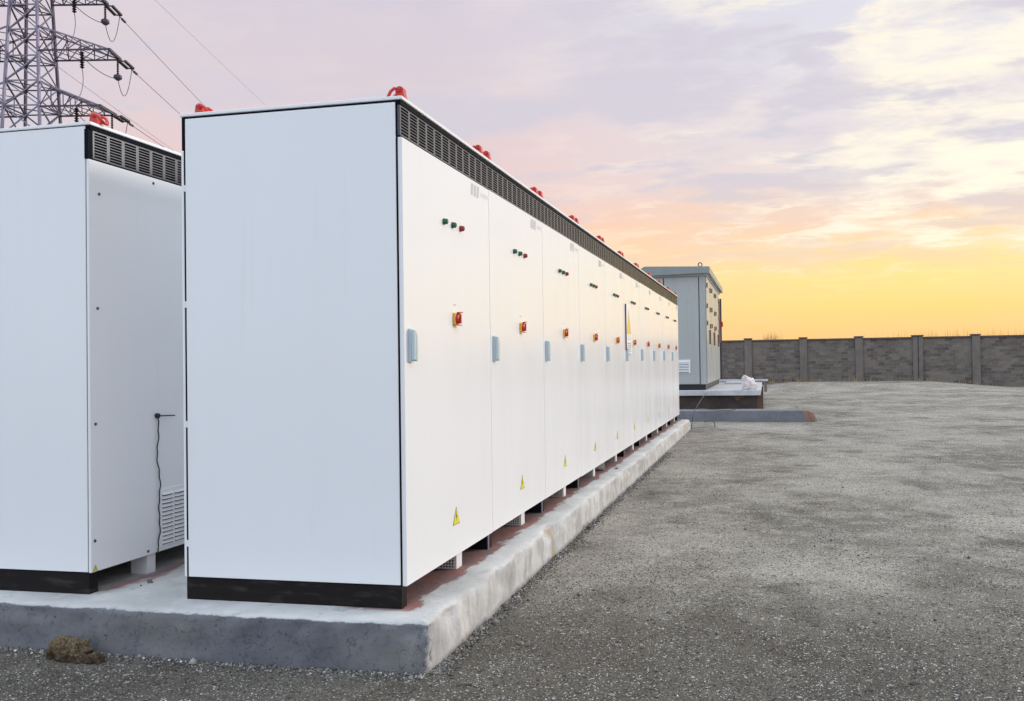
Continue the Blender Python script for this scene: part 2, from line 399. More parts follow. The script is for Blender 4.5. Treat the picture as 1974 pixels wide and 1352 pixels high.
# loose grains lying on the ground, seen as texture of single stones
def scatter():
    n = 52000; rng = np.random.default_rng(3)
    u = rng.random(n*2); d = 1/(1/2.6+u*(1/17-1/2.6)); az = YAW+rng.uniform(-.62, .52, n*2)
    x = CAM[0]+np.sin(az)*d; y = CAM[1]+np.cos(az)*d
    ok = ~((x < PADX+.012) & (y > PADY0-.012) & (y < PADY1+.05)) & ~((y > 15.2) & (x < 2.7))
    dens = np.array([noise.noise((a*.7, b*.7, 4)) for a, b in zip(x, y)])
    ok &= rng.random(n*2) < np.clip(.55+dens*.9, .12, 1)
    x, y, d = x[ok][:n], y[ok][:n], d[ok][:n]
    ne = 9000; e = np.abs(rng.normal(0, .035, ne)); s0 = rng.random(ne)
    ex = np.where(s0 < .35, rng.uniform(-2.2, PADX, ne), PADX+.004+e); ey = np.where(s0 < .35, PADY0-.006-e, PADY0+(rng.random(ne)**1.6)*9)
    x = np.concatenate([x, ex]); y = np.concatenate([y, ey]); d = np.hypot(x-CAM[0], y-CAM[1]); n = len(x)
    r = (.0018+.0028*rng.random(n)**2.2)*(1+.05*d); r[-ne:] *= 1.25+.9*rng.random(ne)**4; big = rng.random(n) < .004; r[big] *= 2.8
    base = np.array([(1, 0, 0), (0, 1, 0), (-1, 0, 0), (0, -1, 0), (0, 0, .8), (0, 0, -.6)])
    fac = np.array([(0, 1, 4), (1, 2, 4), (2, 3, 4), (3, 0, 4), (1, 0, 5), (2, 1, 5), (3, 2, 5), (0, 3, 5)])
    v = base[None]*(.7+.6*rng.random((n, 6, 1)))*r[:, None, None]
    t = rng.random(n)*6.28; c, s_ = np.cos(t), np.sin(t)
    vx = v[..., 0]*c[:, None]-v[..., 1]*s_[:, None]; vy = v[..., 0]*s_[:, None]+v[..., 1]*c[:, None]
    zz = np.array([gh(a, b) for a, b in zip(x, y)])
    P = np.stack([vx+x[:, None], vy+y[:, None], v[..., 2]+zz[:, None]+.25*r[:, None]], -1).reshape(-1, 3)
    Fc = (fac[None]+6*np.arange(n)[:, None, None]).reshape(-1, 3)
    me = bpy.data.meshes.new('gravel'); me.vertices.add(len(P)); me.vertices.foreach_set('co', P.ravel())
    me.loops.add(Fc.size); me.loops.foreach_set('vertex_index', Fc.ravel()); me.polygons.add(len(Fc))
    me.polygons.foreach_set('loop_start', np.arange(0, Fc.size, 3)); me.update(calc_edges=True)
    me.materials.append(MATS['grains'])
    tag(link('gravel', me), 'fine loose grey grit scattered over the open yard ground', 'gravel', kind='stuff')
scatter()

# ------------------------------------------------------------------ concrete pad under the cabinet rows
def pad():
    st = []
    x = -6.6
    while x < PADX-.03: st.append(((x, PADY0), (0, -1))); x += .035 if x > -1.9 else .12
    st.append(((PADX, PADY0), (1, -1)))
    y = PADY0+.03
    while y < PADY1-.03: st.append(((PADX, y), (1, 0))); y += .03+.012*max(0, y)
    st.append(((PADX, PADY1), (1, 1)))
    x = PADX-.05
    while x > -6.6: st.append(((x, PADY1), (0, 1))); x -= .4
    prof = [(.0, -.10), (.004, .0), (.002, .035), (0, .07), (0, .105), (0, .14), (-.001, .17), (-.004, .19), (-.010, .2005), (-.020, .2055), (-.045, .2067), (-.09, .2067), (-.16, .2067)]
    V = []; Fs = []
    for (px, py), (nx_, ny_) in st:
        for k, (o, z_) in enumerate(prof):
            p = Vector((px+nx_*o, py+ny_*o, z_))
            if ny_ and nx_ == 0: p.x = min(p.x, PADX+o)
            elif nx_ and ny_ == 0: p.y = min(max(p.y, PADY0-o), PADY1+o)
            n = noise.fractal(p*9, 1, 2, 6)*.015+noise.noise(p*34)*.004+noise.noise(p*2.1)*.010
            chip = max(0, noise.noise(p*9+Vector((3, 1, 7)))-.22)*.05+max(0, noise.noise(p*23)-.25)*.03 if 6 <= k <= 9 else 0
            if k <= 9: p += Vector((nx_, ny_, 0))*(n-chip); p.z -= chip*.5
            elif k < 12: p.z += noise.noise(p*5)*.0010
            V.append(p)
    K = len(prof)
    for i in range(len(st)-1):
        for k in range(K-1): Fs.append((i*K+k, (i+1)*K+k, (i+1)*K+k+1, i*K+k+1))
    # inner top, a strip mesh between front stations and the far end
    top0 = len(V); V += [Vector((-6.6, PADY0+.16, PADZ)), Vector((PADX-.16, PADY0+.16, PADZ)), Vector((PADX-.16, PADY1-.16, PADZ)), Vector((-6.6, PADY1-.16, PADZ))]
    Fs.append((top0, top0+1, top0+2, top0+3))
    mb = MB(); mb.add(V, Fs); me = mb.mesh('concrete_pad', 'concrete_pad', True)
    me.polygons[len(me.polygons)-1].use_smooth = False
    o = link('concrete_pad', me)
    tag(o, 'long raised concrete plinth with dark end face carrying the white cabinets', 'plinth')
pad()

# ------------------------------------------------------------------ cabinets
W, DP, T = 1.2717, 1.0763, .0243
ZB, ZT, ZV = .1054, 2.2554, 2.0925          # local heights above the pad
MESH = {}
def cached(key, fn):
    if key not in MESH: MESH[key] = fn()
    return MESH[key]
NC, NR = 6, 9
VH0, VH1 = ZV+.008, ZT-.020
def vent_half():     # plate with 6 x 9 slots, in the plane x = 0 facing +x, y from 0 to W/2-.006
    mb = MB(); wd = W/2-.006; pc = wd/NC; pr = (VH1-VH0-.010)/NR; sw_, sh = pc*.80, pr*.74
    ys = [0]; zs = [VH0]
    for c in range(NC): ys += [c*pc+(pc-sw_)/2, c*pc+(pc+sw_)/2]
    for r in range(NR): zs += [VH0+.005+r*pr+(pr-sh)/2, VH0+.005+r*pr+(pr+sh)/2]
    ys.append(wd); zs.append(VH1)
    for i in range(len(ys)-1):
        for j in range(len(zs)-1):
            if i % 2 == 1 and j % 2 == 1: continue
            y0, y1, z0, z1 = ys[i], ys[i+1], zs[j], zs[j+1]
            mb.add([(0, y0, z0), (0, y1, z0), (0, y1, z1), (0, y0, z1)], [(0, 1, 2, 3)])
    for y0, y1, z0, z1 in ((0, wd, VH0-.0001, VH0), (0, wd, VH1, VH1+.0001)):
        mb.add([(0, y0, z0), (0, y1, z0), (-.012, y1, z0), (-.012, y0, z0)], [(0, 1, 2, 3)])
    for y0 in (0, wd): mb.add([(0, y0, VH0), (-.012, y0, VH0), (-.012, y0, VH1), (0, y0, VH1)], [(0, 1, 2, 3)])
    return mb.mesh('vent_plate', 'grille_paint')
def slots():
    wd = W/2-.006; pc = wd/NC; pr = (VH1-VH0-.010)/NR
    return [(c*pc+pc*.5, VH0+.005+r*pr+pr*.5, pc*.80, pr*.74) for c in range(NC) for r in range(NR)]
def louvre_mesh(mb=None, cy=0, cz=0, wd=None, h=None):   # pressed hood hanging over its slot
    own = mb is None
    if own: mb = MB(); _, _, wd, h = slots()[0]
    a = wd/2; b = a*.78
    mb.add([(0, cy-a, cz+h/2), (0, cy+a, cz+h/2), (.0022, cy-b, cz+h*.10), (.0022, cy+b, cz+h*.10), (.0018, cy-b, cz-h*.02), (.0018, cy+b, cz-h*.02),
            (0, cy-a, cz-h*.05), (0, cy+a, cz-h*.05)],
           [(0, 2, 3, 1), (2, 4, 5, 3), (0, 6, 2), (6, 4, 2), (1, 3, 7), (3, 5, 7)])
    if own: return mb.mesh('louvre', 'louvre_dark')
def vent_joined():
    mb = MB()
    for cy, cz, wd, h in slots(): louvre_mesh(mb, cy, cz, wd, h)
    return mb.mesh('louvre_field', 'louvre_dark')
def add_vent(parent, x, y, flip, detail):
    v = link('vent_grille', cached('vent', vent_half), parent, (x, y, 0))
    if detail:
        for cy, cz, _, _ in slots(): link('louvre', cached('louvre', louvre_mesh), v, (0, cy, cz))
    else: tag(link('louvre', cached('louvres', vent_joined), v), kind='stuff')
def eye_mesh():      # red swivel lifting ring; block with round top, ring dropped to -x
    mb = MB()
    ol = [(-.026, 0), (.030, 0), (.030, .010), (.025, .022), (.022, .042)]+[(.002+.020*math.cos(q), .045+.020*math.sin(q)) for q in np.linspace(.1, math.pi-.1, 9)]+[(-.016, .034), (-.024, .016)]
    mb.prism(ol, 'y', -.018, .018)
    return mb.mesh('lifting_eye', 'red_paint')
def ring_mesh():
    mb = MB(); c = Vector((.0, 0, .047)); pts = []
    for y, x_, z_ in [(.026, 0, 0), (.030, -.016, .004), (.029, -.034, -.008), (.022, -.048, -.026), (.010, -.056, -.040), (-.010, -.056, -.040), (-.022, -.048, -.026), (-.029, -.034, -.008), (-.030, -.016, .004), (-.026, 0, 0)]:
        pts.append(c+Vector((x_, y, z_)))
    mb.tube(pts, .0075, 7); mb.tube([c+Vector((0, -.031, 0)), c+Vector((0, .031, 0))], .010, 8)
    return mb.mesh('ring', 'red_paint', True)
def add_eye(parent, x, y, flip=1):
    e = link('lifting_eye', cached('eye', eye_mesh), parent, (x, y, ZT+.0165), .003)
    e.scale = (flip, 1, 1); link('ring', cached('ring', ring_mesh), e)
def handle_mesh():
    mb = MB()
    mb.prism([(0, 0), (.030, 0), (.030, .152), (.004, .152), (0, .148)], 'x', 0, .014)          # base plate
    mb.box(.014, .030, .002, .026, .010, .145)
    mb.prism([(.038, .006), (.050, .004), (.054, .060), (.052, .118), (.042, .134), (.038, .120)], 'x', .004, .026)   # swing lever
    mb.box(.004, .024, .026, .038, .050, .095)
    return mb.mesh('handle', 'chrome')
def lamp_mesh(m_):
    mb = MB(); mb.tube([(0, 0, 0), (.005, 0, 0)], .0165, 14); mb.tube([(.005, 0, 0), (.017, 0, 0), (.022, 0, 0)], [.0145, .0145, .010], 14)
    return mb.mesh('indicator_light', m_, False)
def plate_mesh():
    mb = MB(); mb.box(0, .014, -.029, .029, -.030, .030); return mb.mesh('switch_plate', 'yellow_plate')
def knob_mesh():
    mb = MB(); mb.tube([(.014, 0, 0), (.026, 0, 0), (.029, 0, 0)], [.026, .024, .018], 18)
    mb.box(.024, .036, -.006, .006, -.024, .024)
    mb.prism([(.005, .026), (.046, .034), (.046, .039), (-.010, .034)], 'x', .014, .030, 1)
    mb.prism([(-.020, -.034), (.036, -.034), (.040, -.030), (-.020, -.029)], 'x', .014, .028, 1)
    return mb.mesh('switch_knob', ['red_knob', 'orange_tab'])
mat('orange_tab', (.55, .10, .02), .4)
def warning_mesh():
    mb = MB(); s_ = .052
    def tri(k, x): return [(x, -s_*k, -.577*s_*k), (x, s_*k, -.577*s_*k), (x, 0, 1.155*s_*k)]
    mb.add(tri(1, .0012), [(0, 1, 2)], 1); mb.add(tri(.90, .0018), [(0, 1, 2)], 0)
    # lightning bolt
    b = [(.004, .038), (-.010, .006), (-.001, .008), (-.006, -.018), (.010, .014), (.001, .012)]
    mb.add([(.0024, y, z_) for y, z_ in b], [(0, 1, 2, 5), (2, 3, 4, 5)], 1)
    return mb.mesh('warning_sign', ['yellow_sign', 'sign_black'])
def emblem_mesh():
    mb = MB()
    for k in range(3):
        y = k*.050
        mb.add([(.001, y-.010, -.032), (.001, y+.020, -.032), (.001, y+.034, .032), (.001, y+.004, .032)], [(0, 1, 2, 3)])
    for k in range(7):          # faint illegible letters
        y = .165+k*.020
        mb.add([(.001, y, -.014), (.001, y+.004, -.014), (.001, y+.004, .010), (.001, y, .010)], [(0, 1, 2, 3)], 1)
        zz = (-.014, -.003, .007)[k % 3]
        mb.add([(.001, y+.004, zz), (.001, y+.012, zz), (.001, y+.012, zz+.004), (.001, y+.004, zz+.004)], [(0, 1, 2, 3)], 1)
    return mb.mesh('emblem', ['logo_grey', 'emblem_text'])
mat('emblem_text', (.66, .67, .69), .5)
def text_mark():
    mb = MB()
    for k in range(4): mb.box(0, .001, -.022+k*.011, -.015+k*.011, -.004, .004)
    return mb.mesh('marking', 'emblem_text')
def duct_mesh():     # white box with a perforated front
    mb = MB(); x0, x1, z1 = -.24, 0, .098
    mb.box(x1-.004, x1, 0, .09, 0, z1); mb.box(x0, x0+.004, 0, .09, 0, z1); mb.box(x0, x1, .086, .09, 0, z1, 1)
    nx_, nz_ = 14, 6; px_ = (x1-.018-x0)/nx_; pz = (z1-.008)/nz_
    xs = [x0]; zs = [0]
    for i in range(nx_): xs += [x0+.004+i*px_+px_*.2, x0+.004+i*px_+px_*.82]
    for j in range(nz_): zs += [.004+j*pz+pz*.2, .004+j*pz+pz*.82]
    xs.append(x1); zs.append(z1)
    for i in range(len(xs)-1):
        for j in range(len(zs)-1):
            if i % 2 == 1 and j % 2 == 1: continue
            mb.add([(xs[i], 0, zs[j]), (xs[i+1], 0, zs[j]), (xs[i+1], 0, zs[j+1]), (xs[i], 0, zs[j+1])], [(0, 1, 2, 3)])
    return mb.mesh('perforated_duct', ['white_trim', 'black'])
LABELS = ['nearest white cabinet of the long row, its broad side panel facing the viewer', 'second white cabinet of the long row, right behind the nearest one',
          'third white cabinet of the long row counted from the near end', 'fourth white cabinet of the long row counted from the near end',
          'fifth white cabinet of the long row, just before the one with the warning poster', 'sixth white cabinet of the long row, with a yellow triangle poster on its door',
          'seventh white cabinet of the long row, just beyond the poster cabinet', 'eighth white cabinet of the long row, third from the far end',
          'ninth white cabinet of the long row, second from the far end', 'last white cabinet at the far end of the long row, beside the grey kiosk']
for i in range(10):
    c = thing('cabinet', LABELS[i], 'cabinet', (0, i*W, PADZ), 'white cabinets of the long row')
    def cabmesh():
        return MB().box(-DP+.007, 0, 0, W, ZB, ZT).mesh('frame', 'charcoal')
    link('frame', cached('frame', cabmesh), c)
    link('roof', cached('roof', lambda: MB().box(-DP-.009, .030, .0005, W-.0005, ZT+.001, ZT+.017).mesh('roof', 'white_paint')), c, (0, -.008 if i == 0 else 0, 0), .003)
    dz = random.uniform(-.003, .003)
    d = link('door', cached('door', lambda: MB().box(.003, T, .0035, W-.0035, ZB-.004, ZV).mesh('door', 'white_paint')), c, (random.uniform(-.0008, .0008), 0, dz), .0025)
    link('rear_door', cached('rdoor', lambda: MB().box(-DP-.006, -DP+.0065, .003, W-.003, ZB, ZV).mesh('rear_door', 'white_paint')), c, (0, -.004 if i == 0 else 0, 0), .002)
    det = i < 3
    add_vent(c, .0155, .004, 1, det); add_vent(c, .0155, W/2+.002, 1, det)
    link('vent_rail', cached('rail', lambda: MB().box(0, .020, .001, W-.001, ZT-.018, ZT).mesh('vent_rail', 'charcoal')), c)
    # door furniture
    link('handle', cached('handle', handle_mesh), d, (T, .046, 1.090), .002)
    link('indicator_light', cached('lg', lambda: lamp_mesh('green_lens')), d, (T, .520, 1.793)); link('indicator_light', cached('lg', None), d, (T, .645, 1.793))
    link('indicator_light', cached('lr', lambda: lamp_mesh('red_lens')), d, (T, .769, 1.793))
    link('switch_plate', cached('plate', plate_mesh), d, (T, .664, 1.312), .003); link('switch_knob', cached('knob', knob_mesh), d, (T, .664, 1.312))
    link('marking', cached('mark', text_mark), d, (T, .664, 1.385))
    link('warning_sign', cached('warn', warning_mesh), d, (T, .650, .290)); link('emblem', cached('emb', emblem_mesh), d, (T, .958, 2.040))
    # feet
    if i == 0:
        link('plinth', MB().box(-DP+.004, -.001, .001, .06, 0, ZB-.002).mesh('plinth', 'plinth_black'), c, (0, 0, 0), .002)
        link('side_panel', MB().box(-DP+.0195, -.0035, -.007, .0005, ZB+.001, ZT-.010).mesh('side_panel', 'white_paint'), c, (0, 0, 0), .002)
        link('vent_post', MB().box(-DP, -DP+.0185, -.004, .004, ZV+.006, ZT-.001).mesh('vent_post', 'charcoal'), c)
        for zz, hh in ((1.905, .03), (1.36, .03), (.80, .03), (.245, .03)):
            link('hinge', MB().box(-DP+.0066, -DP+.0194, -.006, .0, zz, zz+hh).mesh('hinge', 'white_trim'), c)
    else:
        link('foot', cached('foot', lambda: MB().box(-.13, -.012, 0, .085, 0, ZB-.001).box(-.012, -.006, -.004, .02, 0, ZB-.004, 1).mesh('foot', ['plinth_black', 'galvanised'])), c)
    if i == 9: link('foot', MESH['foot'], c, (0, W-.09, 0))
    link('perforated_duct', cached('duct', duct_mesh), c, (-.022, .772, 0))
    link('gap_fill', cached('under', lambda: MB().box(-DP+.1, -.30, .06, W, .002, ZB-.002).mesh('gap_fill', 'black')), c)  # black block filling the gap between pad and cabinet
    for x_, fl in ((-.012, 1), (-DP+.050, -1)):
        add_eye(c, x_, .075, fl) if i > 0 or True else None
        add_eye(c, x_, W-.075, fl)

# poster on the sixth cabinet's door
t = thing('warning_poster', 'tall white poster with a yellow triangle stuck on a cabinet door', 'poster', (T, 6.40, 1.62))
link('board', MB().box(.001, .008, 0, .42, -.25, .32).mesh('board', 'poster_white'), t)
link('edge', MB().box(.001, .014, -.010, 0, -.20, .33).mesh('edge', 'pillar_brown'), t)
link('triangle', MB().add([(.0095, .06, -.01), (.0095, .38, -.01), (.0095, .22, .28)], [(0, 1, 2)]).mesh('triangle', 'poster_yellow'), t)
mb = MB()
for k in range(5):
    y = .08
    while y < .36:
        l = random.uniform(.015, .04); mb.box(.008, .0095, y, min(y+l, .37), -.215+k*.022, -.203+k*.022); y += l+.012
mb.box(.008, .0095, .10, .34, -.245, -.232); mb.box(.008, .0095, .14, .30, -.075, -.068); mb.box(.008, .0095, .14, .15, -.068, -.02); mb.box(.008, .0095, .29, .30, -.068, -.02)
link('lettering', mb.mesh('lettering', 'text_grey'), t)

# ------------------------------------------------------------------ cabinet of the second row
XL = -1.5993
c = thing('cabinet', 'white cabinet at the left edge with screwed panel and lower louvre grille', 'cabinet', (XL, .0, PADZ))
link('frame', MB().box(-DP, 0, 0, W, ZB, ZT).mesh('frame', 'charcoal'), c)
link('roof', MB().box(-DP-.01, .030, -.010, W-.001, ZT+.001, ZT+.017).mesh('roof', 'white_paint'), c, (0, 0, 0), .003)
link('side_panel', MB().box(-DP+.004, -.0025, -.008, -.0005, ZB+.001, ZT-.004).mesh('side_panel', 'white_paint'), c, (0, 0, 0), .002)
link('rear_panel', MB().box(.002, .016, -.006, W-.003, ZB-.002, ZV).mesh('rear_panel', 'white_paint'), c, (0, 0, 0), .002)
link('vent_rail', MB().box(0, .020, .001, W-.001, ZT-.018, ZT).mesh('vent_rail', 'charcoal'), c)
link('vent_post', MB().box(-.006, .015, -.008, .020, ZV+.002, ZT-.018).mesh('vent_post', 'charcoal'), c)
add_vent(c, .0145, .024, 1, True); add_vent(c, .0145, W/2+.016, 1, True)
sm = MB().tube([(0, 0, 0), (.004, 0, 0), (.006, 0, 0)], [.008, .007, .003], 8).mesh('screw', 'screw')
for y, zz in ((.061, 2.14), (.458, 2.27), (.046, 1.58), (.027, 1.02), (.018, .459), (.395, .330), (.80, 2.27), (.80, .33)):
    link('screw', sm, c, (.016, y, zz-PADZ))
g = link('lower_grille', MB().box(.016, .021, .488, .800, .330-PADZ, .640-PADZ).mesh('lower_grille', 'white_paint'), c, (0, 0, 0), .002)
lm = MB().add([(0, 0, .016), (0, .095, .016), (.010, .006, .004), (.010, .089, .004), (0, 0, .003), (0, .095, .003)], [(0, 2, 3, 1), (2, 4, 5, 3), (0, 4, 2), (1, 3, 5)]).mesh('louvre', 'white_trim')
dm = MB().box(0, .0008, .004, .091, -.003, .003).mesh('slot', 'seam')
for cc in range(3):
    for rr in range(13):
        p_ = (.0212, .500+cc*.101, .345+rr*.0215-PADZ)
        link('louvre', lm, g, p_); link('slot', dm, g, p_)
link('plinth', MB().box(-DP, .002, -.004, .055, 0, ZB-.004).mesh('plinth', 'plinth_black'), c, (0, 0, 0), .002)
link('foot', MB().box(-.10, .0, .41, .475, 0, ZB-.003).mesh('foot', 'white_trim'), c, (0, 0, 0), .002)
link('gap_fill', MB().box(-DP+.1, -.30, .06, W, .002, ZB-.002).mesh('gap_fill', 'black'), c)  # black block filling the gap below this cabinet too
link('warning_sign', MESH['warn'], c, (.0165, .020, .118)).scale = (1, .32, .32)
for x_, fl in ((-.010, -1), (-DP+.06, -1)):
    add_eye(c, x_, .075, fl); add_eye(c, x_, W-.075, fl)

# magnet antenna on that cabinet
t = thing('antenna', 'small black magnet antenna with wavy cable stuck on the left cabinet', 'antenna', (XL+.016, .468, 1.033))
link('base', MB().tube([(0, 0, 0), (.016, 0, 0), (.022, 0, 0)], [.014, .013, .006], 14).mesh('base', 'cable'), t)
link('whip', MB().tube([(.014, .0, 0), (.014, .134, -.006)], [.0035, .003], 6).mesh('whip', 'cable'), t)
pts = [(.0085+.003*math.sin(k*1.7), .002+.010*math.sin(k*.55)*(1 if k > 6 else .4)+(.014 if 14 < k < 24 else 0)*math.sin((k-14)/10*math.pi), -.012-k*.0225) for k in range(33)]
link('lead', MB().tube(pts, .0032, 6).mesh('lead', 'cable', True), t)

# ------------------------------------------------------------------ grey kiosk and what stands round it
t = thing('kiosk', 'tall grey-green steel transformer kiosk with overhanging roof behind the row', 'kiosk', (-.75, 20.5, .502))
KX0, KX1, KY0, KY1, KZ0, KZ1 = -1.56, .019, 20.5, 27.6, .655, 3.62
def W2(o, root): o.location = -Vector(root.location); return o
def kp(name, mb, mt, bevel=0, parent=None, smooth=False):
    o = link(name, mb.mesh(name, mt, smooth), parent or t, (0, 0, 0), bevel)
    if parent is None: W2(o, t)
    return o
kp('base_frame', MB().box(KX0+.02, KX1-.02, KY0+.02, KY1-.02, .502, KZ0), 'black')
kp('body', MB().box(KX0, KX1, KY0, KY1, KZ0, KZ1), 'kiosk_paint', .004)
kp('corner_post', MB().box(-.125, KX1+.004, KY0-.012, KY0+.0, KZ0+.001, KZ1-.001), 'kiosk_paint', .003)
fd = kp('door', MB().box(-1.075, -.155, KY0-.026, KY0-.001, KZ0+.012, KZ1-.075), 'kiosk_paint', .004)
kp('door', MB().box(KX0+.01, -1.10, KY0-.026, KY0-.001, KZ0+.012, KZ1-.075), 'kiosk_paint', .004)
kp('door_gap_shade', MB().box(-.154, -.138, KY0-.010, KY0-.0005, KZ0+.012, KZ1-.075), 'seam')  # dark strips set into the door-edge gaps to stand for their shade
kp('door_gap_shade', MB().box(-1.099, -1.076, KY0-.010, KY0-.0005, KZ0+.012, KZ1-.075), 'seam')
gr = kp('grille', MB().box(-.82, -.40, KY0-.046, KY0-.026, .953, 1.322), 'white_trim', .003)
for k in range(7): kp('slat', MB().prism([(KY0-.048, .985+k*.043), (KY0-.058, .990+k*.043), (KY0-.048, 1.012+k*.043)], 'x', -.78, -.44), 'white_trim', 0, gr)
for k in range(7): kp('slot', MB().box(-.78, -.44, KY0-.0475, KY0-.0462, .966+k*.043, .983+k*.043), 'seam', 0, gr)
# roof: shallow lid with deep fascia
rf = kp('roof', MB().add([(-1.70, 20.32, 3.60), (.160, 20.32, 3.635), (.160, 27.75, 3.635), (-1.70, 27.75, 3.60), (-1.70, 20.32, 3.80), (-1.58, 20.32, 3.862), (.160, 20.32, 3.806), (.160, 27.75, 3.806), (-1.58, 27.75, 3.862), (-1.70, 27.75, 3.80)],
                 [(0, 1, 6, 5, 4), (1, 2, 7, 6), (2, 3, 9, 8, 7), (3, 0, 4, 9), (4, 5, 8, 9), (5, 6, 7, 8), (0, 3, 2, 1)]), 'kiosk_roof', .004)
kp('eave', MB().box(KX0-.03, KX1+.05, KY0-.06, KY1+.06, 3.575, 3.634), 'kiosk_paint')
rp = [(-.092+.052*math.cos(q), 20.42, 3.868+.052*math.sin(q)) for q in np.linspace(0, 2*math.pi, 17)[:-1]]
kp('lifting_ring', MB().tube(rp, .014, 8, closed=True), 'galvanised_dark', 0, rf, True)
# long side: three doors with hinges, handles and a lamp at the far end
X1 = KX1
for k, (y0, y1) in enumerate(((20.62, 22.7), (22.75, 24.9), (24.95, 27.4))):
    d = kp('door', MB().box(X1+.0005, X1+.028, y0, y1, KZ0+.02, KZ1-.06), 'kiosk_paint', .004)
    for zz in (.95, 2.25, 2.72, 3.28):
        if zz > 1: kp('hinge', MB().box(X1+.028, X1+.060, y0+.08, y0+.20, zz, zz+.12), 'rusty', 0, d)
        kp('hinge', MB().box(X1+.028, X1+.056, y1-.62, y1-.52, zz-.05, zz+.09), 'rusty', 0, d) if zz > 1 else None
    kp('handle', MB().box(X1+.028, X1+.075, (y0+y1)/2, (y0+y1)/2+.05, 1.75, 2.15), 'rusty', 0, d)
kp('conduit', MB().tube([(X1+.07, 27.5, .66), (X1+.07, 27.5, 3.42)], .035, 8), 'galvanised_dark')
kp('side_plate', MB().box(X1+.03, X1+.06, 27.0, 27.3, 1.9, 3.3), 'broken_end')
kp('red_lamp', MB().tube([(X1+.10, 27.42, 2.45), (X1+.10, 27.42, 2.62)], [.06, .05], 10), 'red_knob')

t = thing('kiosk_plinth', 'dark brick plinth with pale concrete slab on top under the grey kiosk', 'plinth', (-.5, 20.2, 0))
kp('wall', MB().box(-3.2, 1.34, 20.35, 28.6, -.05, .357), 'dark_brick')
kp('pillar', MB().box(1.342, 1.505, 20.33, 20.52, -.05, .356), 'pillar_brown', .006)
kp('pillar', MB().box(1.342, 1.48, 28.3, 28.5, -.05, .356), 'pillar_brown', .006)
kp('slab', MB().box(-3.3, 1.44, 20.22, 28.7, .358, .500), 'pale_concrete', .012)
kp('mortar_drip', MB().add([(.58, 20.34, .357), (1.06, 20.34, .357), (1.0, 20.32, .30), (.93, 20.315, .29), (.86, 20.318, .21), (.80, 20.315, .235), (.76, 20.31, .30), (.66, 20.32, .315), (.60, 20.349, .36), (1.04, 20.349, .36)], [(0, 7, 6, 5, 4, 3, 2, 1)]), 'pillar_brown')
kp('ledge', MB().box(.25, .80, 26.2, 28.0, .5005, .56), 'pale_concrete', .01)

# white sack on the slab
mb = MB(); bm = bmesh.new(); bmesh.ops.create_icosphere(bm, subdivisions=4, radius=1)
for v in bm.verts:
    p = v.co.copy(); n = noise.fractal(p*1.5+Vector((2, 5, 1)), 1, 2, 6)
    f_ = 1+.30*n+.16*abs(noise.noise(p*3.2+Vector((1, 2, 3))))
    x_, y_, z_ = p.x*.185*f_, p.y*.17*f_, p.z*.20*f_
    if p.z > -.1: z_ += .13*max(0, .35-p.x)*(p.z+.1); x_ -= .03*(p.z+.1)
    if p.z < -.30: x_ *= 1.12
    v.co = (x_, y_, max(z_, -.105)+.104)
me = bpy.data.meshes.new('sack'); bm.to_mesh(me); bm.free(); me.materials.append(MATS['sack']); me.polygons.foreach_set('use_smooth', [True]*len(me.polygons))
tag(link('sack', me, None, (1.15, 20.62, .500)), 'crumpled off-white bag lying on the slab beside the grey kiosk', 'bag')

# low broken kerb block in front of the kiosk plinth
mb = MB(); st = []
n = 40
for i in range(n+1):
    x = -1.6+i*(4.15/n); e = ss(x, 1.9, 2.55)
    zt_ = .235+.004*noise.noise((x*3, 1, 1))+.02*ss(x, 2.2, 2.4)*0
    yf = 15.30+.02*noise.noise((x*2, 4, 1)); yb = 15.75-.14*e
    if i == n: zt_ = .19; yf += .05
    st.append([(x, yf, -.04), (x+.02*e, yf+.005, .10), (x-.02*e, yf+.015, zt_-.015), (x-.02*e, yf+.03, zt_), (x, yb, zt_), (x, yb+.02, -.04)])
vs = [p for s_ in st for p in s_]
fs = [(i*6+k, (i+1)*6+k, (i+1)*6+(k+1) % 6, i*6+(k+1) % 6) for i in range(n) for k in range(6)]
mb.add(vs, fs[:-12], 0); mb.f += [list(f) for f in fs[-12:]]; mb.m += [1]*12
mb.add(st[-1], [(0, 1, 2, 3, 4, 5)], 1); mb.add(st[0], [(5, 4, 3, 2, 1, 0)], 0)
tag(link('kerb_block', mb.mesh('kerb_block', ['kerb_grey', 'broken_end'])), 'long low grey concrete kerb with broken brown end lying before the dark plinth', 'kerb')

# low bench-like beam behind the plinth
t = thing('low_beam', 'thin pale concrete beam on short posts behind the kiosk plinth', 'beam', (1.2, 34, 0))
kp('beam', MB().box(-.4, 1.66, 33.9, 34.2, .41, .49), 'pale_concrete', .01)
for x_ in (.3, 1.50): kp('post', MB().box(x_, x_+.12, 33.95, 34.15, -.05, .41), 'wall_pillar')

